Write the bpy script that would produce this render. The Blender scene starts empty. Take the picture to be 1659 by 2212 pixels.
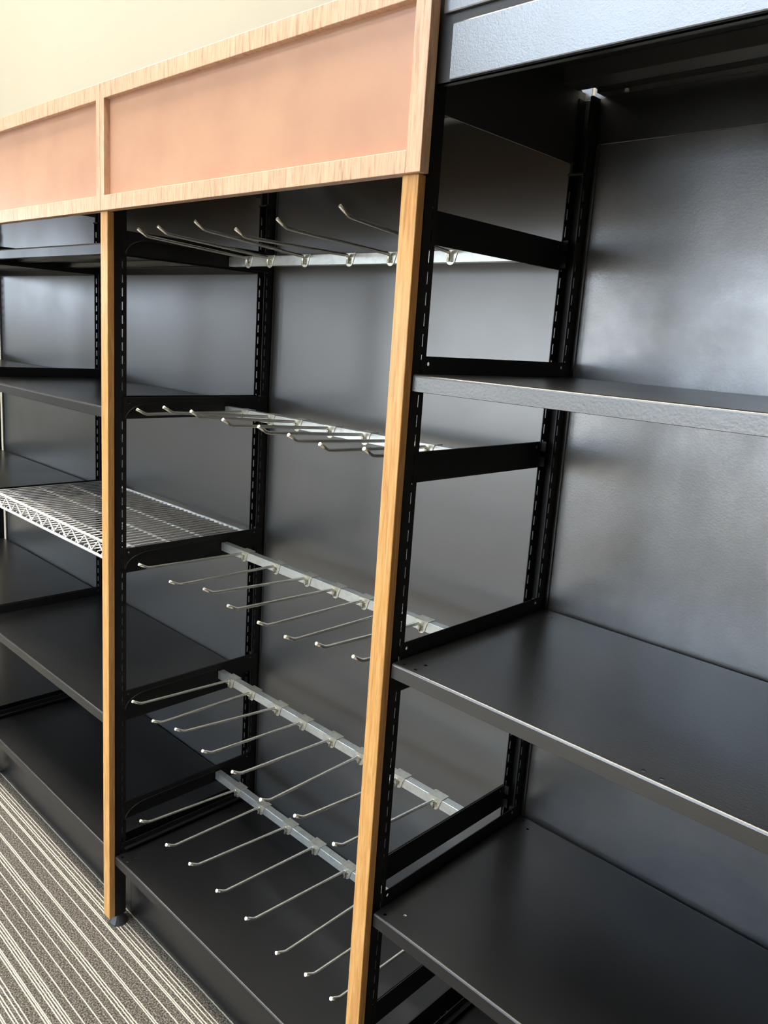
import bpy, bmesh, math, random
from mathutils import Matrix, Vector
from mathutils.geometry import tessellate_polygon
random.seed(7)
C = bpy.context.scene.collection
PI = math.pi

# ------------------------------------------------------------------ sizes (metres)
W = 0.7672            # bay pitch
HC = 0.0128           # half width of a slotted post
YB = 0.376            # front plane of the back panels
PITCH = 0.0254
FRAME_X = {'Y': -1.579, 'Z': -W, 'A': 0.0, 'B': W, 'C': 2 * W}

# ------------------------------------------------------------------ materials
def new_mat(name):
    m = bpy.data.materials.new(name); m.use_nodes = True
    nt = m.node_tree
    return m, nt, nt.nodes['Principled BSDF']

def node(nt, typ, **kw):
    n = nt.nodes.new(typ)
    for k, v in kw.items():
        if k.startswith('i_'):
            n.inputs[int(k[2:])].default_value = v
        else:
            setattr(n, k, v)
    return n

def coords(nt, scale=(1, 1, 1), kind='Object'):
    tc = nt.nodes.new('ShaderNodeTexCoord')
    mp = nt.nodes.new('ShaderNodeMapping')
    mp.inputs['Scale'].default_value = scale
    nt.links.new(tc.outputs[kind], mp.inputs['Vector'])
    return mp.outputs['Vector']

def noise(nt, vec, scale, detail=3, rough=0.55, dist=0.0):
    n = nt.nodes.new('ShaderNodeTexNoise')
    n.inputs['Scale'].default_value = scale
    n.inputs['Detail'].default_value = detail
    n.inputs['Roughness'].default_value = rough
    n.inputs['Distortion'].default_value = dist
    nt.links.new(vec, n.inputs['Vector'])
    return n.outputs['Fac']

def ramp(nt, fac, stops, interp='LINEAR'):
    r = nt.nodes.new('ShaderNodeValToRGB')
    r.color_ramp.interpolation = interp
    el = r.color_ramp.elements
    while len(el) < len(stops): el.new(0.5)
    for e, (p, c) in zip(el, stops):
        e.position = p
        e.color = (c, c, c, 1) if isinstance(c, (int, float)) else (*c, 1)
    nt.links.new(fac, r.inputs['Fac'])
    return r.outputs['Color']

def bump(nt, bsdf, height, strength, dist):
    b = nt.nodes.new('ShaderNodeBump')
    b.inputs['Strength'].default_value = strength
    b.inputs['Distance'].default_value = dist
    nt.links.new(height, b.inputs['Height'])
    nt.links.new(b.outputs['Normal'], bsdf.inputs['Normal'])

def black_metal(name, col, rough, bscale, bstr, bdist=0.0006, spec=0.5, wear=0.0):
    m, nt, b = new_mat(name)
    v = coords(nt)
    b.inputs['Base Color'].default_value = (*col, 1)
    b.inputs['Specular IOR Level'].default_value = spec
    if bstr: bump(nt, b, noise(nt, v, bscale, 1), bstr, bdist)
    big = noise(nt, v, 5.0, 4)
    if rough < 0.27:
        b.inputs['Roughness'].default_value = rough
    else:
        nt.links.new(ramp(nt, big, [(0.35, rough), (0.7, rough + 0.05)]), b.inputs['Roughness'])
    return m

M = {}
M['post'] = black_metal('black_post_paint', (0.012, 0.012, 0.013), 0.40, 500, 0, spec=0.3)
M['panel'] = black_metal('black_panel_paint', (0.036, 0.036, 0.035), 0.29, 420, 0, spec=1.0)
M['shelf'] = black_metal('black_shelf_paint', (0.010, 0.010, 0.0105), 0.285, 450, 0)
M['lip'] = black_metal('black_pebbled_paint', (0.012, 0.012, 0.012), 0.285, 300, 0.26, spec=0.8)
M['header'] = black_metal('black_header_paint', (0.04, 0.042, 0.046), 0.285, 520, 0.20, spec=1.0)
M['header'].node_tree.nodes['Principled BSDF'].inputs['IOR'].default_value = 1.85
for k_, i_ in (('panel', 1.66), ('shelf', 1.5), ('lip', 1.7)):
    M[k_].node_tree.nodes['Principled BSDF'].inputs['IOR'].default_value = i_

def worn_panel():
    m, nt, b = new_mat('worn_black_panel')
    v = coords(nt)
    n1 = noise(nt, v, 3.2, 6, 0.6, 0.4)
    n2 = noise(nt, v, 14, 5, 0.65)
    col = ramp(nt, n1, [(0.38, (0.022, 0.023, 0.026)), (0.62, (0.04, 0.038, 0.034))])
    nt.links.new(col, b.inputs['Base Color'])
    mx = nt.nodes.new('ShaderNodeMath'); mx.operation = 'MULTIPLY'
    nt.links.new(n1, mx.inputs[0]); nt.links.new(n2, mx.inputs[1])
    r = ramp(nt, mx.outputs[0], [(0.16, 0.37), (0.34, 0.285)])
    nt.links.new(r, b.inputs['Roughness'])
    b.inputs['Specular IOR Level'].default_value = 1.0; b.inputs['IOR'].default_value = 1.85
    bump(nt, b, noise(nt, v, 280, 1), 0.18, 0.0006)
    nt.links.new(ramp(nt, n1, [(0.36, 0.75), (0.60, 1.0)]), b.inputs['Specular IOR Level'])
    return m
M['worn'] = worn_panel()

def galv(name, base, rough, sc):
    m, nt, b = new_mat(name)
    v = coords(nt)
    b.inputs['Metallic'].default_value = 0.85
    vo = nt.nodes.new('ShaderNodeTexVoronoi'); vo.inputs['Scale'].default_value = sc
    nt.links.new(v, vo.inputs['Vector'])
    f = noise(nt, v, sc * 0.7, 3)
    mx = nt.nodes.new('ShaderNodeMath'); mx.operation = 'ADD'
    nt.links.new(vo.outputs['Color'], mx.inputs[0]); nt.links.new(f, mx.inputs[1])
    col = ramp(nt, mx.outputs[0], [(0.4, tuple(c * 0.82 for c in base)), (1.0, base)])
    nt.links.new(col, b.inputs['Base Color'])
    r = ramp(nt, f, [(0.3, rough), (0.7, rough + 0.08)])
    nt.links.new(r, b.inputs['Roughness'])
    return m
M['galv'] = galv('galvanised_steel', (0.66, 0.70, 0.70), 0.30, 90)
M['zinc'] = galv('zinc_clip', (0.74, 0.75, 0.68), 0.30, 160)


def plain(name, col, rough=0.5, metal=0.0, spec=0.5):
    m, nt, b = new_mat(name)
    b.inputs['Base Color'].default_value = (*col, 1)
    b.inputs['Roughness'].default_value = rough
    b.inputs['Metallic'].default_value = metal
    b.inputs['Specular IOR Level'].default_value = spec
    v = coords(nt)
    f = noise(nt, v, 180, 2)
    bump(nt, b, f, 0.05, 0.0004)
    return m
M['wire'] = plain('zinc_wire', (0.92, 0.91, 0.83), 0.24, 0.92)
M['white_wire'] = plain('white_epoxy_wire', (0.80, 0.79, 0.76), 0.35)
M['rubber'] = plain('black_rubber', (0.03, 0.032, 0.036), 0.38)
M['interior'] = plain('black_interior', (0.02, 0.02, 0.021), 0.45)
M['tag'] = plain('pale_tag', (0.62, 0.58, 0.48), 0.5)

def oak(name, light, mid, dark, stretch, rough=0.32):
    m, nt, b = new_mat(name)
    v = coords(nt, stretch)
    f1 = noise(nt, v, 1.0, 6, 0.62, 1.2)
    v2 = coords(nt, tuple(s * 2.6 for s in stretch))
    f2 = noise(nt, v2, 1.0, 3, 0.6, 0.4)
    c1 = ramp(nt, f1, [(0.30, dark), (0.47, mid), (0.66, light)])
    c2 = ramp(nt, f2, [(0.36, 0.66), (0.50, 1.0)])
    mx = nt.nodes.new('ShaderNodeMixRGB'); mx.blend_type = 'MULTIPLY'; mx.inputs['Fac'].default_value = 0.5
    nt.links.new(c1, mx.inputs['Color1']); nt.links.new(c2, mx.inputs['Color2'])
    nt.links.new(mx.outputs['Color'], b.inputs['Base Color'])
    b.inputs['Roughness'].default_value = rough
    bump(nt, b, f2, 0.12, 0.0005)
    return m
M['oak_post'] = oak('honey_oak', (0.72, 0.41, 0.155), (0.62, 0.315, 0.095), (0.48, 0.22, 0.058), (150, 150, 9))
M['oak_rail'] = oak('pink_oak', (0.74, 0.495, 0.34), (0.66, 0.415, 0.27), (0.42, 0.235, 0.14), (120, 60, 11), 0.30)

def laminate():
    m, nt, b = new_mat('salmon_laminate')
    v = coords(nt)
    f = noise(nt, v, 7, 5, 0.55)
    col = ramp(nt, f, [(0.35, (0.48, 0.265, 0.175)), (0.65, (0.54, 0.31, 0.20))])
    nt.links.new(col, b.inputs['Base Color'])
    b.inputs['Roughness'].default_value = 0.30
    bump(nt, b, noise(nt, v, 60, 3), 0.03, 0.0006)
    return m
M['laminate'] = laminate()

def paint_wall(name, c1, c2):
    m, nt, b = new_mat(name)
    v = coords(nt)
    f = noise(nt, v, 1.3, 4)
    col = ramp(nt, f, [(0.3, c1), (0.7, c2)])
    nt.links.new(col, b.inputs['Base Color'])
    b.inputs['Roughness'].default_value = 0.8
    bump(nt, b, noise(nt, v, 70, 4), 0.12, 0.002)
    return m
M['wall'] = paint_wall('cream_wall_paint', (0.335, 0.31, 0.245), (0.355, 0.33, 0.262))
M['taupe'] = paint_wall('taupe_bounce_cut', (0.16, 0.14, 0.12), (0.18, 0.16, 0.135))  # dark tone for the unseen right wall, cuts bounced light on post sides
M['ceiling'] = paint_wall('white_ceiling', (0.76, 0.75, 0.70), (0.80, 0.79, 0.75))

STRIPES = [0.0430, 0.0475, 0.0215, 0.0143, 0.0053, -0.0000, -0.0120, -0.0155, -0.0348, -0.0637, -0.0675, -0.0925, -0.0975,
           -0.1040, -0.1206, -0.1419, -0.1654, -0.1815, -0.1860, -0.1915, -0.1965, -0.2116]
PERIOD = 0.262
def carpet():
    m, nt, b = new_mat('striped_carpet')
    v = coords(nt)
    sep = nt.nodes.new('ShaderNodeSeparateXYZ'); nt.links.new(v, sep.inputs[0])
    wob = noise(nt, v, 90, 2)
    def math_(op, a, c, clamp=False):
        n = nt.nodes.new('ShaderNodeMath'); n.operation = op; n.use_clamp = clamp
        for k, s in enumerate((a, c)):
            if s is None: continue
            if isinstance(s, (int, float)): n.inputs[k].default_value = s
            else: nt.links.new(s, n.inputs[k])
        return n.outputs[0]
    w1 = math_('MULTIPLY', math_('SUBTRACT', wob, 0.5), 0.0015)
    y = math_('ADD', sep.outputs['Y'], w1)
    yy = math_('ADD', y, PERIOD - 0.0495 + PERIOD * 40)
    fr = math_('SUBTRACT', math_('FLOORED_MODULO', yy, PERIOD), PERIOD - 0.0495)
    tot = None
    for s in STRIPES:
        d = math_('ABSOLUTE', math_('SUBTRACT', fr, s), None)
        k = math_('MULTIPLY', math_('SUBTRACT', 0.0014, d), 1800, True)
        tot = k if tot is None else math_('MAXIMUM', tot, k)
    f = noise(nt, v, 300, 2, 0.6)
    base = ramp(nt, f, [(0.34, (0.030, 0.026, 0.022)), (0.50, (0.105, 0.095, 0.081)), (0.66, (0.26, 0.24, 0.212))])
    line = ramp(nt, f, [(0.25, (0.36, 0.335, 0.275)), (0.55, (0.68, 0.65, 0.56))])
    mx = nt.nodes.new('ShaderNodeMixRGB')
    nt.links.new(tot, mx.inputs['Fac']); nt.links.new(base, mx.inputs['Color1']); nt.links.new(line, mx.inputs['Color2'])
    nt.links.new(mx.outputs['Color'], b.inputs['Base Color'])
    b.inputs['Roughness'].default_value = 0.95
    b.inputs['Specular IOR Level'].default_value = 0.1
    bump(nt, b, f, 0.6, 0.003)
    return m
M['carpet'] = carpet()

def emit(name, col, s):
    m = bpy.data.materials.new(name); m.use_nodes = True
    nt = m.node_tree; nt.nodes.remove(nt.nodes['Principled BSDF'])
    e = nt.nodes.new('ShaderNodeEmission'); e.inputs['Color'].default_value = (*col, 1); e.inputs['Strength'].default_value = s
    nt.links.new(e.outputs[0], nt.nodes['Material Output'].inputs['Surface'])
    return m
M['lamp'] = emit('lit_diffuser', (1.0, 0.95, 0.86), 24.0)
M['lamp_warm'] = emit('lit_warm_diffuser', (1.0, 0.93, 0.82), 33.0)
M['fill_rear'] = emit('rear_fill_diffuser', (1.0, 0.93, 0.80), 2.0)  # fill glow for the rear wall, not an inferred lamp
M['alu'] = plain('white_aluminium', (0.75, 0.75, 0.74), 0.4)

def glass():
    m, nt, b = new_mat('window_glass')
    b.inputs['Base Color'].default_value = (1, 1, 1, 1)
    b.inputs['Roughness'].default_value = 0.0
    b.inputs['IOR'].default_value = 1.45
    t = nt.nodes.new('ShaderNodeBsdfTransparent'); t.inputs['Color'].default_value = (0.93, 0.96, 0.98, 1)
    g = nt.nodes.new('ShaderNodeBsdfGlossy'); g.inputs['Roughness'].default_value = 0.02
    fr = nt.nodes.new('ShaderNodeFresnel'); fr.inputs['IOR'].default_value = 1.45
    mx = nt.nodes.new('ShaderNodeMixShader')
    nt.links.new(fr.outputs[0], mx.inputs[0]); nt.links.new(t.outputs[0], mx.inputs[1]); nt.links.new(g.outputs[0], mx.inputs[2])
    nt.links.new(mx.outputs[0], nt.nodes['Material Output'].inputs['Surface'])
    nt.nodes.remove(b)
    return m
M['glass'] = glass()

# ------------------------------------------------------------------ mesh helpers
def add_box(bm, lo, hi):
    vs = [bm.verts.new((x, y, z)) for x in (lo[0], hi[0]) for y in (lo[1], hi[1]) for z in (lo[2], hi[2])]
    for f in ((0, 1, 3, 2), (4, 6, 7, 5), (0, 4, 5, 1), (2, 3, 7, 6), (0, 2, 6, 4), (1, 5, 7, 3)):
        bm.faces.new([vs[i] for i in f])

def add_sheet(bm, outer, holes, fn):
    """flat sheet with holes; 2-D outlines mapped to 3-D by fn(u, v)"""
    polys = [[Vector((u, v, 0)) for u, v in outer]] + [[Vector((u, v, 0)) for u, v in h] for h in holes]
    flat = [p for poly in polys for p in poly]
    vs = [bm.verts.new(fn(p.x, p.y)) for p in flat]
    for t in tessellate_polygon(polys):
        try: bm.faces.new([vs[i] for i in t])
        except ValueError: pass

def circle(u, v, r, n=10):
    return [(u + r * math.cos(2 * PI * k / n), v + r * math.sin(2 * PI * k / n)) for k in range(n)]

def add_tube(bm, pts, r, n=8, cap=True, closed=False):
    pts = [Vector(p) for p in pts]; rings = []
    N = len(pts); ref = None
    for i, p in enumerate(pts):
        a = pts[(i - 1) % N] if (i > 0 or closed) else p
        b = pts[(i + 1) % N] if (i < N - 1 or closed) else p
        t = (b - a).normalized()
        if ref is None: ref = Vector((0, 0, 1)) if abs(t.z) < 0.9 else Vector((1, 0, 0))
        s = t.cross(ref).normalized(); q = s.cross(t).normalized(); ref = q
        rings.append([bm.verts.new(p + r * (math.cos(2 * PI * k / n) * s + math.sin(2 * PI * k / n) * q)) for k in range(n)])
    for i in range(N - (0 if closed else 1)):
        A, B = rings[i], rings[(i + 1) % N]
        for k in range(n):
            f = bm.faces.new((A[k], A[(k + 1) % n], B[(k + 1) % n], B[k])); f.smooth = True
    if cap and not closed:
        bm.faces.new(rings[0][::-1]); bm.faces.new(rings[-1])

def add_cone(bm, c, r0, r1, z0, z1, n=20, sm=True):
    A = [bm.verts.new((c[0] + r0 * math.cos(2 * PI * k / n), c[1] + r0 * math.sin(2 * PI * k / n), z0)) for k in range(n)]
    B = [bm.verts.new((c[0] + r1 * math.cos(2 * PI * k / n), c[1] + r1 * math.sin(2 * PI * k / n), z1)) for k in range(n)]
    for k in range(n):
        f = bm.faces.new((A[k], A[(k + 1) % n], B[(k + 1) % n], B[k])); f.smooth = sm
    bm.faces.new(A[::-1]); bm.faces.new(B)

def obj(name, bm, mat, parent=None, solid=None, bevel=None, offset=0.0, smooth=False, rim=True):
    bmesh.ops.recalc_face_normals(bm, faces=bm.faces)
    me = bpy.data.meshes.new(name); bm.to_mesh(me); bm.free()
    me.materials.append(mat)
    o = bpy.data.objects.new(name, me); C.objects.link(o)
    if parent is not None: o.parent = parent
    if solid:
        md = o.modifiers.new('thickness', 'SOLIDIFY'); md.thickness = solid; md.offset = offset; md.use_rim = rim
    if bevel:
        md = o.modifiers.new('edge', 'BEVEL'); md.width = bevel; md.segments = 2; md.limit_method = 'ANGLE'; md.angle_limit = math.radians(40)
    if smooth:
        for p in me.polygons: p.use_smooth = True
    return o

def tag(o, label, cat, group=None, kind=None):
    o['label'] = label; o['category'] = cat
    if group: o['group'] = group
    if kind: o['kind'] = kind
    return o

def thing(name, label, cat, loc=(0, 0, 0), group=None):
    o = bpy.data.objects.new(name, None); C.objects.link(o)
    o.location = loc; o.empty_display_size = 0.05
    return tag(o, label, cat, group)

def struct(name, bm, mat, **kw):
    o = obj(name, bm, mat, **kw); o['kind'] = 'structure'
    return o

def dup(root, loc):
    r = root.copy(); C.objects.link(r); r.location = loc
    for ch in list(root.children):
        c = ch.copy(); C.objects.link(c); c.parent = r
        for g in list(ch.children):
            d = g.copy(); C.objects.link(d); d.parent = c
    return r

# ------------------------------------------------------------------ upright frames
def channel(y_web, y_open, z0, z1, yslot, zs0, zs1, hw):
    """C-channel post: web at y_web, two slotted flanges running to y_open"""
    bm = bmesh.new()
    slots = []
    k0 = math.ceil((zs0 - 1.1262) / PITCH)
    k = k0
    while 1.1262 + k * PITCH < zs1:
        t = 1.1262 + k * PITCH
        slots.append((t - 0.0155, t)); k += 1
    for s in (-1, 1):
        y0, y1 = min(y_web, y_open), max(y_web, y_open)
        ys = [y0, yslot - hw, yslot + hw, y1]
        zs = [z0] + [q for ab in slots for q in ab] + [z1]
        V = [[bm.verts.new((s * (HC - 0.0006), y, z)) for z in zs] for y in ys]
        for i in range(3):
            for j in range(len(zs) - 1):
                if i == 1 and j % 2 == 1: continue
                bm.faces.new((V[i][j], V[i + 1][j], V[i + 1][j + 1], V[i][j + 1]))
    vs = [bm.verts.new(p) for p in ((-HC, y_web, z0), (HC, y_web, z0), (HC, y_web, z1), (-HC, y_web, z1))]
    bm.faces.new(vs)
    return bm

def make_frame(fx, label, wood, end_panel):
    t = thing('upright_frame', label, 'shelving upright', (fx, 0, 0), 'slotted upright frames')
    fp = obj('front_post', channel(0.0007, 0.0252, 0.022, 1.70, 0.0166, 0.2, 1.50, 0.0012), M['post'], t, solid=0.0012)
    bm = bmesh.new(); add_cone(bm, (0.004, 0.013), 0.0205, 0.0195, 0.0, 0.003, 14, False); add_cone(bm, (0.004, 0.013), 0.0195, 0.0085, 0.003, 0.019, 14, False); add_cone(bm, (0.004, 0.013), 0.005, 0.005, 0.017, 0.03, 10)
    obj('leveling_foot', bm, M['rubber'], fp)
    rp = obj('rear_post', channel(0.3725, 0.3495, 0.0, 1.579, 0.3554, 0.2, 1.56, 0.0014), M['post'], t, solid=0.0012)
    bm = bmesh.new()
    add_box(bm, (-HC - 0.001, 0.347, 1.579), (HC + 0.001, 0.3735, 1.583))
    add_box(bm, (HC - 0.004, 0.352, 1.583), (HC + 0.001, 0.3735, 1.69))
    add_box(bm, (-HC - 0.001, 0.352, 1.583), (-HC + 0.004, 0.3735, 1.689))
    add_box(bm, (-HC, 0.3695, 1.583), (HC, 0.3735, 1.69))
    obj('post_cap', bm, M['post'], rp, bevel=0.001)
    if end_panel:
        bm = bmesh.new(); add_box(bm, (-HC, 0.026, 1.597), (-HC + 0.002, 0.369, 1.70))
        obj('end_panel', bm, M['panel'], t)
    if wood:
        bm = bmesh.new(); add_box(bm, (-0.0133, -0.0139, 0.022), (0.0133, -0.0002, 1.5146))
        obj('oak_trim', bm, M['oak_post'], t, bevel=0.0012)
    return t

make_frame(FRAME_X['A'], 'black slotted upright with oak front trim, left of the peg hook bay, foot on carpet', True, True)
make_frame(FRAME_X['B'], 'black slotted upright with oak front trim between peg hooks and right hand shelves', True, True)
make_frame(FRAME_X['Z'], 'black slotted upright at the far side of the white wire shelf bay', True, True)
make_frame(FRAME_X['Y'], 'black slotted upright at the leftmost edge beside the bright gap', True, False)
make_frame(FRAME_X['C'], 'black slotted upright beyond the right end of the shelves, outside the picture', False, False)

# ------------------------------------------------------------------ back panels
def back_panel(x0, x1, label, mat, upper=None, z1=1.73):
    t = thing('back_panel', label, 'back panel', (x0, YB, 0), 'sheet steel back panels')
    zt = z1 if upper is None else upper
    bm = bmesh.new(); add_box(bm, (0, 0, 0.004), (x1 - x0, 0.0015, zt)); add_box(bm, (0.0155, -0.0035, 0.004), (0.0180, 0.0, zt))
    obj('sheet', bm, mat, t)
    if upper is not None:
        bm = bmesh.new(); add_box(bm, (0, -0.0012, upper - 0.001), (x1 - x0, 0.0015, z1))
        obj('upper_sheet', bm, M['lip'], t, bevel=0.0008)
    return t
back_panel(-1.558, -W - 0.006, 'grey black back panel of the far left bay behind the bright gap', M['panel'])
back_panel(-W - 0.002, -0.004, 'grey black back panel behind the white wire shelf', M['panel'])
back_panel(0.0, W - 0.004, 'smooth black back panel behind the rows of peg hooks', M['panel'])
back_panel(W + 0.002, 2 * W, 'scuffed pebbled grey black back panel behind the right hand shelves', M['worn'], 1.6265)

# ------------------------------------------------------------------ shelves
def shelf_pan(L, holes, lip=0.0205, yf=-0.002, yr=0.3695, r=0.003):
    bm = bmesh.new()
    add_sheet(bm, [(0, yf + r), (L, yf + r), (L, yr - r), (0, yr - r)], holes, lambda u, v: (u, v, 0))
    def strip(prof, smooth):
        P = [[bm.verts.new((x, y, z)) for (y, z) in prof] for x in (0, L)]
        for i in range(len(prof) - 1):
            f = bm.faces.new((P[0][i], P[1][i], P[1][i + 1], P[0][i + 1])); f.smooth = smooth
    arc = [(yf + r - r * math.sin(a), -r + r * math.cos(a)) for a in [k * PI / 8 for k in range(5)]]
    strip(arc, True)
    strip([(yf, -r), (yf, -lip)], False); strip([(yf, -lip), (yf + 0.012, -lip), (yf + 0.012, -lip + 0.006)], False)
    arc = [(yr - r + r * math.sin(a), -r + r * math.cos(a)) for a in [k * PI / 8 for k in range(5)]]
    strip(arc, True)
    strip([(yr, -r), (yr, -lip)], False); strip([(yr, -lip), (yr - 0.012, -lip)], False)
    for x in (0, L):
        vs = [bm.verts.new((x, yf + r, -0.0001)), bm.verts.new((x, yr - r, -0.0001)), bm.verts.new((x, yr - r, -lip)), bm.verts.new((x, yf, -lip)), bm.verts.new((x, yf, -r))]
        bm.faces.new(vs)
    # stiffening channel under the deck
    for y in (0.12, 0.25):
        strip([(y, -0.0008), (y + 0.004, -0.010), (y + 0.030, -0.010), (y + 0.034, -0.0008)], False)
    return bm

def side_bracket(sgn, h_up=0.023, h_dn=0.0195, ledge=False):
    """sheet-steel bracket in a y-z plane; x = 0 is its sheet"""
    bm = bmesh.new()
    y0, y1 = 0.0172, 0.366
    add_sheet(bm, [(y0, -h_dn), (y1, -h_dn), (y1, h_up), (y0, h_up)],
              [circle(0.0275, h_up - 0.0095, 0.0028), circle(0.3425, h_up - 0.008, 0.0026)], lambda u, v: (0, u, v))
    for yy in (0.0172, 0.3528):
        for zz in (h_up - 0.016, -h_dn + 0.004):
            add_box(bm, (-sgn * 0.0115, yy - 0.0008, zz), (0, yy + 0.0008, zz + 0.011))
    if ledge:
        add_box(bm, (0 if sgn > 0 else -0.009, 0.020, 0.0095), (0.009 if sgn > 0 else 0, 0.36, 0.0108))
    return bm

def make_shelf(xa, xb, z, label, mat, corner=True, ledge=False, kick=None, cat='shelf', name='metal_shelf'):
    """xa, xb: centre lines of the uprights either side"""
    x0 = xa + 0.0178; L = xb - xa - 0.0356
    t = thing(name, label, cat, (x0, 0, z), 'black sheet steel shelves')
    holes = []
    for s in (0, 1):
        f = (lambda u: u) if s == 0 else (lambda u: L - u)
        holes += [circle(f(0.0125), 0.0082, 0.0027), circle(f(0.033), 0.0080, 0.0027), circle(f(0.0325), 0.029, 0.0027),
                  circle(f(0.0125), 0.3585, 0.0025), circle(f(0.032), 0.342, 0.0025)]
    holes += [circle(L / 2 - 0.010, 0.0082, 0.0027), circle(L / 2 + 0.0105, 0.0082, 0.0027)]
    pan = obj('deck', shelf_pan(L, holes), mat, t, solid=0.0009, rim=False)
    for s, x in ((1, -0.0028), (-1, L + 0.0028)):
        b = obj('side_bracket', side_bracket(s, ledge=ledge), M['post'], t, solid=0.0014)
        b.location.x = x
    if kick:
        bm = bmesh.new(); add_box(bm, (-0.0172, kick, -z), (L + 0.0172, kick + 0.0015, -0.0215))
        obj('kick_plate', bm, M['shelf'], t)
    return t

FY, FZ, FA, FB, FC = (FRAME_X[k] for k in 'YZABC')
make_shelf(FB, FC, 1.2793, 'uppermost shelf of the right hand bay, pebbled lip catching light', M['lip'])
make_shelf(FB, FC, 0.8941, 'wide bare shelf at middle height of the right hand bay', M['lip'])
make_shelf(FB, FC, 0.5082, 'bare black shelf at the bottom right corner of the picture', M['shelf'])
make_shelf(FB, FC, 0.1765, 'base shelf under the lowest right hand shelf, mostly hidden', M['shelf'], ledge=True, kick=0.045, cat='base shelf', name='base_shelf')
make_shelf(FA, FB, 0.1765, 'black base shelf with kick plate beneath all the rows of peg hooks', M['shelf'], ledge=True, kick=0.045, cat='base shelf', name='base_shelf')
make_shelf(FZ, FA, 1.4615, 'high shelf seen from below just under the left oak canopy', M['shelf'])
make_shelf(FZ, FA, 1.1510, 'black shelf above the white wire shelf in the left bay', M['shelf'])
make_shelf(FZ, FA, 0.4920, 'dark shelf below the white wire shelf in the left bay', M['shelf'])
make_shelf(FZ, FA, 0.1765, 'black base shelf with kick plate by the carpet, left of the left oak post', M['shelf'], ledge=True, kick=0.045, cat='base shelf', name='base_shelf')
make_shelf(FY, FZ, 1.4615, 'highest shelf of the far left bay, behind the high shelf with grey lip', M['shelf'])
make_shelf(FY, FZ, 1.1520, 'far left bay shelf just above the level of the left bay black shelf', M['shelf'])
make_shelf(FY, FZ, 0.8220, 'far left bay shelf at the foot of the upper bright gap', M['shelf'])
make_shelf(FY, FZ, 0.4845, 'far left bay shelf at the foot of the lower bright gap', M['shelf'])
make_shelf(FY, FZ, 0.1765, 'base shelf of the far left bay, nearly hidden', M['shelf'], ledge=True, kick=0.045, cat='base shelf', name='base_shelf')

# ------------------------------------------------------------------ white wire shelf
def wire_shelf():
    x0 = FZ + 0.0185; L = W - 0.037
    t = thing('wire_shelf', 'white wire shelf with zigzag front truss in the left bay', 'wire shelf', (x0, 0, 0.845))
    bm = bmesh.new(); n = 37
    for k in range(n):
        x = 0.006 + (L - 0.012) * k / (n - 1)
        add_tube(bm, [(x, 0.000, -0.0035), (x, 0.002, 0.0018), (x, 0.356, 0.0018)], 0.0016, 6)
    o = obj('deck_wires', bm, M['white_wire'], t)
    for y in (0.084, 0.169, 0.2555):
        bm = bmesh.new(); add_tube(bm, [(0, y, -0.0022), (L, y, -0.0022)], 0.0024, 8); obj('cross_rod', bm, M['white_wire'], t)
    bm = bmesh.new(); add_tube(bm, [(0, 0.358, 0.0016), (L, 0.358, 0.0016)], 0.0038, 8); obj('rear_rail', bm, M['white_wire'], t)
    bm = bmesh.new(); add_tube(bm, [(0, -0.002, 0.0295), (L, -0.002, 0.0295)], 0.0031, 8); obj('top_rail', bm, M['white_wire'], t)
    bm = bmesh.new(); add_tube(bm, [(0, -0.002, -0.0035), (L, -0.002, -0.0035)], 0.0031, 8); obj('bottom_rail', bm, M['white_wire'], t)
    bm = bmesh.new(); pts = []; p = 0.0602; x = -0.5363 - x0
    while x > 0.02: x -= p
    while x < L - 0.01:
        for q in ((x, 0.0255), (x + p / 2, -0.0005)):
            if 0 < q[0] < L: pts.append((q[0], -0.001, q[1]))
        x += p
    add_tube(bm, pts, 0.0022, 6)
    obj('zigzag_truss', bm, M['white_wire'], t)
    for s, xx in ((1, -0.0035), (-1, L + 0.0035)):
        b = obj('side_bracket', side_bracket(s, 0.003, 0.039), M['post'], t, solid=0.0014); b.location.x = xx
wire_shelf()

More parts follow.
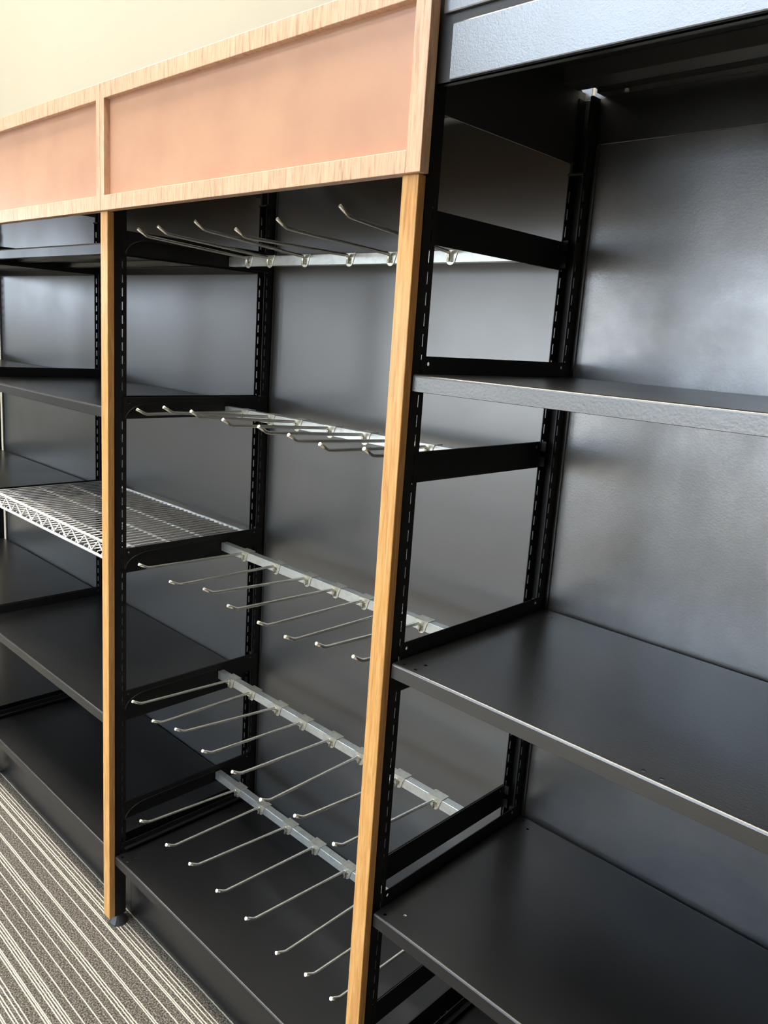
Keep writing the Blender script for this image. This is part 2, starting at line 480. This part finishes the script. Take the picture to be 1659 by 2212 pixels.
# ------------------------------------------------------------------ crossbars with peg hooks
LEVELS = [  # bracket top, bar top, word, hooks (clip x, tip x, tip z)
 (1.4846, 1.4632, 'top', [(0.0874, 0.0801, 1.484), (0.1572, 0.1489, 1.4858), (0.2639, 0.2655, 1.4888), (0.3854, 0.3816, 1.4716), (0.4866, 0.4835, 1.4817), (0.6181, 0.6177, 1.4923)]),
 (1.1735, 1.1530, 'second', [(0.0872, 0.0811, 1.158), (0.1774, 0.1752, 1.1726), (0.2621, 0.2646, 1.1751), (0.3581, 0.3602, 1.1721), (0.4513, 0.4566, 1.1727), (0.5305, 0.5311, 1.1695), (0.6012, 0.603, 1.1656), (0.6927, 0.6933, 1.172)]),
 (0.8680, 0.8485, 'third', [(0.1035, 0.0908, 0.8558), (0.2143, 0.2046, 0.8513), (0.3134, 0.3159, 0.8675), (0.3969, 0.3892, 0.858), (0.4756, 0.4749, 0.8544), (0.5492, 0.5444, 0.852), (0.618, 0.6175, 0.8645), (0.7018, 0.697, 0.8708)]),
 (0.5580, 0.5405, 'fourth', [(0.0682, 0.0672, 0.5572), (0.1469, 0.148, 0.5468), (0.2383, 0.2296, 0.5628), (0.3206, 0.323, 0.5582), (0.4104, 0.4157, 0.5588), (0.4925, 0.499, 0.5456), (0.5928, 0.5872, 0.56), (0.6813, 0.6804, 0.5591)]),
 (0.2985, 0.2835, 'lowest', [(0.1061, 0.1015, 0.3013), (0.1949, 0.2036, 0.3), (0.2897, 0.2877, 0.3043), (0.3793, 0.3798, 0.2998), (0.4762, 0.4703, 0.2972), (0.5587, 0.558, 0.2849), (0.6347, 0.634, 0.294), (0.697, 0.6963, 0.2925)]),
]
BY0, BY1, BH = 0.252, 0.2675, 0.0185

def bar_bracket(s, drop):
    """drop: distance from bracket top to bar top"""
    bm = bmesh.new()
    h = 0.042
    add_sheet(bm, [(0.0172, -h), (0.366, -h), (0.366, 0), (0.0172, 0)],
              [circle(0.0285, -0.0095, 0.0028), circle(0.3425, -0.008, 0.0026)], lambda u, v: (0, u, v))
    for yy in (0.0172, 0.3528):
        for zz in (-0.0135, -0.039):
            add_box(bm, (-s * 0.0115, yy - 0.0008, zz), (0, yy + 0.0008, zz + 0.0145))
    # inner plate: top strip, curved front gusset, block behind the bar
    st = min(0.0125, drop - 0.001)
    out = [(0.0185, 0), (0.366, 0), (0.366, -h), (0.272, -h), (0.272, -st), (0.075, -st)]
    for k in range(1, 9):
        a = PI / 2 * k / 8
        out.append((0.075 - 0.0535 * math.sin(a), -st - (h - st) * (1 - math.cos(a))))
    out.append((0.0185, -h))
    add_sheet(bm, out, [circle(0.0285, -0.0095, 0.0028), circle(0.3425, -0.008, 0.0026)], lambda u, v: (s * 0.0026, u, v))
    add_tube(bm, [(s * 0.0030, y, z) for y, z in ([(0.25, -st), (0.16, -st)] + out[5:-1])], 0.0007, 6)  # thin bead added along the plate edge to catch light as a line
    return bm

def crossbar(bt, zt, word):
    nm = {'top': 'galvanised crossbar nearest the oak canopy, seen from below', 'second': 'galvanised crossbar seen edge on, next under the topmost one',
          'third': 'galvanised crossbar level with the white wire shelf', 'fourth': 'galvanised crossbar second from the floor, bearing eight hooks',
          'lowest': 'galvanised crossbar lowest of five, just above the black base shelf'}[word]
    x0 = 0.0178; L = W - 2 * x0
    t = thing('crossbar', nm, 'crossbar', (x0, BY0, zt), 'galvanised crossbars of the peg hook bay')
    bm = bmesh.new()
    d = BY1 - BY0; w = 0.0014
    o = [(0, 0), (d, 0), (d, -BH), (0, -BH)]; i = [(w, -w), (d - w, -w), (d - w, -BH + w), (w, -BH + w)]
    R = {}
    for nme, prof in (('o', o), ('i', i)):
        for e, x in enumerate((0, L)): R[nme, e] = [bm.verts.new((x, y, z)) for y, z in prof]
    for k in range(4):
        q = (k + 1) % 4
        bm.faces.new((R['o', 0][k], R['o', 0][q], R['o', 1][q], R['o', 1][k]))
        bm.faces.new((R['i', 0][k], R['i', 1][k], R['i', 1][q], R['i', 0][q]))
        for e in (0, 1): bm.faces.new((R['o', e][k], R['o', e][q], R['i', e][q], R['i', e][k]))
    obj('bar', bm, M['galv'], t, bevel=0.0006)
    for s, x in ((1, HC + 0.0015 - x0), (-1, W - HC - 0.0015 - x0)):
        b = obj('bar_bracket', bar_bracket(s, bt - zt), M['post'], t, solid=0.0013)
        b.location = (x, -BY0, bt - zt)
    return t

def hook_parts():
    """saddle clip over the bar and wire rod; origin at bar's top front edge"""
    e = 0.0014
    bm = bmesh.new()
    d = BY1 - BY0
    hw = 0.0155
    # saddle: top, rear skirt
    add_box(bm, (-hw, -e, 0.0), (hw, d + 0.0035, e))
    add_box(bm, (-hw * 0.8, d + 0.0002, -0.010), (hw * 0.8, d + e, 0.0))
    # front tongue, rounded
    out = [(-hw, e), (-hw, -0.0005), (-0.0128, -0.0040)]
    for k in range(13):
        a = -PI * 0.96 + (PI * 0.92) * k / 12
        out.append((0.0098 * math.cos(a), -0.0128 + 0.0100 * math.sin(a)))
    out += [(0.0128, -0.0040), (hw, -0.0005), (hw, e)]
    A = [bm.verts.new((u, -e, v)) for u, v in out]; B = [bm.verts.new((u, -0.0002, v)) for u, v in out]
    bm.faces.new(A); bm.faces.new(B[::-1])
    for k in range(len(out)):
        q = (k + 1) % len(out); bm.faces.new((A[k], B[k], B[q], A[q]))
    # two weld pips beside the wire
    for z in (-0.0075, -0.0145):
        add_box(bm, (0.0016, -e - 0.0013, z - 0.0011), (0.0052, -e, z + 0.0011))
    sad = bm
    bm = bmesh.new(); r = 0.0029
    pts = [(0, -0.0045, -0.0185), (0, -0.0045, -0.0085)]
    for k in range(1, 6):
        a = PI / 2 * k / 5
        pts.append((0, -0.0045 - 0.0045 * (1 - math.cos(a)), -0.0085 + 0.0045 * math.sin(a)))
    yb, yt = -(BY0 - 0.0275), -(BY0 - 0.0095)
    pts += [(0, yb + 0.006, -0.004), (0, yb + 0.002, -0.0036), (0, yb - 0.002, -0.0023), (0, yb - 0.006, -0.0002), (0, yt, 0.0060)]
    add_tube(bm, pts, r, 10)
    return sad, bm

ordinals = ['first', 'second', 'third', 'fourth', 'fifth', 'sixth', 'seventh', 'eighth']
sad, rod = hook_parts()
proto = None
for bt, zt, word, hooks in LEVELS:
    crossbar(bt, zt, word)
    for k, (cx, tx, tz) in enumerate(hooks):
        loc = (cx, BY0, zt)
        n = len(hooks)
        if k == 0: lab = f'zinc wire peg hook nearest the left oak post on the {word} crossbar'
        elif k == n - 1: lab = f'zinc wire peg hook farthest right on the {word} crossbar, at the right oak post'
        else: lab = f'zinc wire peg hook, {ordinals[k]} from the left oak post on the {word} crossbar'
        if proto is None:
            h = thing('peg_hook', lab, 'peg hook', loc, f'peg hooks on the {word} crossbar')
            obj('saddle_clip', sad, M['zinc'], h, bevel=0.0004); obj('wire_rod', rod, M['wire'], h)
            proto = h
        else:
            h = dup(proto, loc); h['label'] = lab; h['group'] = f'peg hooks on the {word} crossbar'
        for ch in h.children:
            if ch.name.startswith('wire_rod'):
                L = BY0 - 0.0095
                yaw = math.atan2(tx - cx, L)
                pit = math.atan2(tz - 0.0100 - (zt - 0.004), L)
                ch.rotation_euler = (-pit, 0, yaw)

# ------------------------------------------------------------------ oak canopies
ZC, ZT = 1.5148, 1.7317
def canopy(x0, x1, label, lw, rw):
    t = thing('oak_canopy', label, 'canopy', (x0, 0, ZC), 'oak framed canopies')
    L = x1 - x0; H = ZT - ZC; f0, f1 = -0.0207, -0.0048
    bm = bmesh.new(); add_box(bm, (lw, f0, H - 0.0270), (L - rw, f1, H)); obj('top_rail', bm, M['oak_rail'], t, bevel=0.0008)
    bm = bmesh.new(); add_box(bm, (lw, f0, 0), (L - rw, f1, 0.0262)); obj('bottom_rail', bm, M['oak_rail'], t, bevel=0.0008)
    bm = bmesh.new(); add_box(bm, (0.0004, f0, 0), (lw, f1, H)); obj('stile', bm, M['oak_rail'], t, bevel=0.0008)
    bm = bmesh.new(); add_box(bm, (L - rw, f0, 0), (L - 0.0004, f1, H)); obj('stile', bm, M['oak_rail'], t, bevel=0.0008)
    bm = bmesh.new(); add_box(bm, (lw - 0.004, -0.0098, 0.020), (L - rw + 0.004, -0.0050, H - 0.020)); obj('salmon_panel', bm, M['laminate'], t)
    bm = bmesh.new(); add_box(bm, (0.02, 0.027, H - 0.03), (L - 0.04, 0.372, H - 0.026)); obj('top_sheet', bm, M['interior'], t)  # sheet added to block light from above and keep the bay top dark
    return t
canopy(0.0, 0.7884, 'oak framed salmon canopy panel above the peg hooks', 0.0150, 0.0243)
canopy(-W, 0.0, 'oak framed salmon canopy panel above the white wire shelf bay, left of the seam', 0.0150, 0.0150)
canopy(-1.579, -W, 'oak framed canopy above the far left bay, outside the picture', 0.0150, 0.0150)

# ------------------------------------------------------------------ black metal header of the right bay
def header():
    x0 = W + 0.0145; L = W - 0.029
    t = thing('metal_header', 'black metal header over the right hand shelves, shining blue grey', 'header', (x0, 0, 1.6145))
    bm = bmesh.new(); add_box(bm, (0.024, -0.0028, 0.0004), (L, 0.0005, 0.0605))
    obj('lower_fascia', bm, M['header'], t, bevel=0.0018)
    bm = bmesh.new(); add_box(bm, (0, 0.0005, 0), (L, 0.006, 0.130)); obj('groove', bm, M['interior'], t)
    bm = bmesh.new(); add_box(bm, (0.010, -0.004, 0.0715), (L, 0.001, 0.135)); obj('upper_fascia', bm, M['header'], t, bevel=0.002)
    bm = bmesh.new(); add_box(bm, (0, 0.0006, 0), (L, 0.014, 0.0012)); add_box(bm, (0, 0.013, 0), (L, 0.0142, 0.010)); obj('bottom_return', bm, M['panel'], t)
    bm = bmesh.new(); add_box(bm, (-0.0275, 0.02, 0.0855), (L, 0.352, 0.087)); add_box(bm, (0, 0.006, 0.0835), (L, 0.02, 0.085)); add_box(bm, (0, 0.352, 0.0855), (L, 0.3755, 0.087)); obj('top_sheet', bm, M['interior'], t)
    bm = bmesh.new(); add_box(bm, (0.012, 0.250, 0.0640), (L, 0.252, 0.0854)); add_box(bm, (0.012, 0.250, 0.0640), (L, 0.290, 0.0655)); add_box(bm, (0.012, 0.288, 0.0640), (L, 0.290, 0.0854)); add_box(bm, (0.012, 0.318, 0.0760), (L, 0.320, 0.0854))
    obj('rear_channel', bm, M['panel'], t, bevel=0.0006)
    bm = bmesh.new(); add_box(bm, (0.004, 0.352, 0.078), (L, 0.374, 0.0795)); add_box(bm, (0.004, 0.352, 0.078), (L, 0.3535, 0.0854))
    obj('rear_angle', bm, M['panel'], t, bevel=0.0004)
    bm = bmesh.new(); add_cone(bm, (0.05, 0.356), 0.0034, 0.0028, 0.0745, 0.078, 12)
    o = obj('rivet', bm, M['tag'], t); o['label'] = 'pale rivet'
header()

# ------------------------------------------------------------------ room shell
X0, X1, Y0, Y1, ZR = -9.0, 5.0, -5.0, 1.0, 4.8
bm = bmesh.new(); add_box(bm, (X0, Y0, -0.05), (X1, Y1, 0)); struct('floor', bm, M['carpet'])
bm = bmesh.new(); add_box(bm, (X0, Y0, ZR), (X1, Y1, ZR + 0.1)); struct('ceiling', bm, M['ceiling'])
bm = bmesh.new(); add_box(bm, (X0, Y1, 0), (X1, Y1 + 0.1, ZR)); struct('wall_back', bm, M['wall'])
LY0, LY1, LZ0, LZ1 = -4.4, -2.6, 1.30, 2.3
bm = bmesh.new()
add_box(bm, (X0 - 0.1, Y0, 0), (X0, LY0, ZR)); add_box(bm, (X0 - 0.1, LY1, 0), (X0, Y1, ZR))
add_box(bm, (X0 - 0.1, LY0, 0), (X0, LY1, LZ0)); add_box(bm, (X0 - 0.1, LY0, LZ1), (X0, LY1, ZR))
struct('wall_left', bm, M['wall'])
bm = bmesh.new(); f = 0.05; mid = (LY0 + LY1) / 2
for lo, hi in (((LY0, LZ0), (LY0 + f, LZ1)), ((LY1 - f, LZ0), (LY1, LZ1)), ((LY0, LZ0), (LY1, LZ0 + f)), ((LY0, LZ1 - f), (LY1, LZ1)), ((mid - f / 2, LZ0), (mid + f / 2, LZ1))):
    add_box(bm, (X0 - 0.08, lo[0], lo[1]), (X0 - 0.02, hi[0], hi[1]))
wl = struct('window_5', bm, M['alu'])
bm = bmesh.new()
bm.faces.new([bm.verts.new(p) for p in ((X0 - 0.05, LY0, LZ0), (X0 - 0.05, LY1, LZ0), (X0 - 0.05, LY1, LZ1), (X0 - 0.05, LY0, LZ1))])
obj('pane', bm, M['glass'], wl)
ld = bpy.data.lights.new('daylight_portal', 'AREA'); ld.shape = 'RECTANGLE'; ld.size = LZ1 - LZ0; ld.size_y = LY1 - LY0; ld.cycles.is_portal = True
lo = bpy.data.objects.new('daylight_portal', ld); C.objects.link(lo); lo.location = (X0 - 0.09, mid, (LZ0 + LZ1) / 2); lo.rotation_euler = (0, -PI / 2, 0)
bm = bmesh.new(); add_box(bm, (X1, Y0, 0), (X1 + 0.1, Y1, ZR)); struct('wall_right', bm, M['taupe'])
WINS = [(-8.0, -5.4, 0.35, 1.75), (-5.0, -2.2, 0.35, 1.75), (-1.8, 0.9, 0.35, 2.05), (-3.4, 0.9, 3.35, 4.55)]
bm = bmesh.new()
gx = sorted({X0, X1} | {q for w in WINS for q in w[:2]}); gz = sorted({0.0, ZR} | {q for w in WINS for q in w[2:]})
for i in range(len(gx) - 1):
    for j in range(len(gz) - 1):
        mx, mz = (gx[i] + gx[i + 1]) / 2, (gz[j] + gz[j + 1]) / 2
        if any(w[0] < mx < w[1] and w[2] < mz < w[3] for w in WINS): continue
        add_box(bm, (gx[i], Y0 - 0.15, gz[j]), (gx[i + 1], Y0, gz[j + 1]))
struct('wall_front', bm, M['wall'])
for k, (a, b, z0, z1) in enumerate(WINS):
    bm = bmesh.new(); f = 0.05
    mid = (a + b) / 2
    for lo, hi in (((a, z0), (a + f, z1)), ((b - f, z0), (b, z1)), ((a, z0), (b, z0 + f)), ((a, z1 - f), (b, z1)), ((mid - f / 2, z0), (mid + f / 2, z1))):
        add_box(bm, (lo[0], Y0 - 0.10, lo[1]), (hi[0], Y0 - 0.04, hi[1]))
    w = struct(f'window_{k + 1}', bm, M['alu'])
    bm = bmesh.new()
    vs = [bm.verts.new(p) for p in ((a, Y0 - 0.07, z0), (b, Y0 - 0.07, z0), (b, Y0 - 0.07, z1), (a, Y0 - 0.07, z1))]; bm.faces.new(vs)
    obj('pane', bm, M['glass'], w)
    ld = bpy.data.lights.new('daylight_portal', 'AREA'); ld.shape = 'RECTANGLE'; ld.size = b - a; ld.size_y = z1 - z0
    ld.cycles.is_portal = True
    lo = bpy.data.objects.new('daylight_portal', ld); C.objects.link(lo)
    lo.location = (mid, Y0 - 0.12, (z0 + z1) / 2); lo.rotation_euler = (-PI / 2, 0, 0)

def ceiling_light(x, y, label, mat, sx=1.2, sy=0.6):
    t = thing('ceiling_light', label, 'ceiling light', (x, y, ZR), 'recessed ceiling light panels')
    bm = bmesh.new()
    for lo, hi in (((-sx / 2 - .02, -sy / 2 - .02), (sx / 2 + .02, -sy / 2)), ((-sx / 2 - .02, sy / 2), (sx / 2 + .02, sy / 2 + .02)), ((-sx / 2 - .02, -sy / 2), (-sx / 2, sy / 2)), ((sx / 2, -sy / 2), (sx / 2 + .02, sy / 2))):
        add_box(bm, (lo[0], lo[1], -0.02), (hi[0], hi[1], 0))
    obj('trim', bm, M['alu'], t)
    bm = bmesh.new(); add_box(bm, (-sx / 2, -sy / 2, -0.014), (sx / 2, sy / 2, -0.006)); obj('diffuser', bm, mat, t)
    return t
ceiling_light(-1.45, -3.4, 'lit ceiling panel above the aisle, out of the picture', M['lamp'], 1.3, 1.0)
ceiling_light(-0.05, -3.4, 'lit ceiling panel above the aisle on the right, out of the picture', M['lamp'], 1.3, 1.0)
ceiling_light(-4.2, -3.4, 'lit ceiling panel above the aisle on the left, out of the picture', M['lamp'])
ceiling_light(-6.8, -3.4, 'lit ceiling panel at the far left of the aisle, out of the picture', M['lamp_warm'])
ceiling_light(-0.4, 0.72, 'added fill light panel behind the shelving, out of the picture', M['fill_rear'], 1.8, 0.3)  # rear panels added to brighten the back wall and the bright gap
ceiling_light(-2.6, 0.72, 'added fill light panel behind the far left bay, out of the picture', M['fill_rear'], 1.8, 0.3)

for x, q in ((-4.6, 'far left of the row'), (-2.2, 'left of the row'), (0.2, 'middle of the row')):
    ceiling_light(x, -0.75, f'lit ceiling panel close to the shelves, {q}, out of the picture', M['lamp_warm'], 2.3, 0.9)
# ------------------------------------------------------------------ daylight
w = bpy.data.worlds.new('daylight'); bpy.context.scene.world = w; w.use_nodes = True
nt = w.node_tree; bg = nt.nodes['Background']; bg.inputs['Strength'].default_value = 17.0
tc = nt.nodes.new('ShaderNodeTexCoord'); sp = nt.nodes.new('ShaderNodeSeparateXYZ'); nt.links.new(tc.outputs['Generated'], sp.inputs[0])
mr = nt.nodes.new('ShaderNodeMapRange'); mr.inputs['From Min'].default_value = -0.30; mr.inputs['From Max'].default_value = 0.30
nt.links.new(sp.outputs['Z'], mr.inputs['Value'])
sky = ramp(nt, mr.outputs[0], [(0.0, (0.30, 0.285, 0.26)), (0.46, (0.50, 0.49, 0.46)), (0.52, (0.76, 0.86, 1.0)), (1.0, (0.66, 0.81, 1.0))])
nt.links.new(sky, bg.inputs['Color'])

# ------------------------------------------------------------------ camera
cam = bpy.data.cameras.new('camera'); co = bpy.data.objects.new('camera', cam); C.objects.link(co)
r = Vector((0.71669707, 0.69414919, 0.06709857)); u = Vector((-0.18680631, 0.09839031, 0.97745729)); fw = Vector((-0.67189933, 0.71307521, -0.2001875))
mt = Matrix.Identity(4)
for k in range(3): mt[k][0] = r[k]; mt[k][1] = u[k]; mt[k][2] = -fw[k]
mt.translation = Vector((1.45219, -0.745223, 1.322734))
co.matrix_world = mt
cam.sensor_fit = 'VERTICAL'; cam.sensor_height = 24.0; cam.lens = 1707.893 * 24.0 / 2212.0
cam.shift_x = (829.5 - 833.128) / 2212.0; cam.shift_y = (1077.858 - 1106.0) / 2212.0
cam.clip_start = 0.02
sc = bpy.context.scene
sc.camera = co
sc.view_settings.view_transform = 'Standard'; sc.view_settings.look = 'None'; sc.view_settings.gamma = 1.0
sc.view_settings.use_curve_mapping = False
sc.view_settings.exposure = -0.35
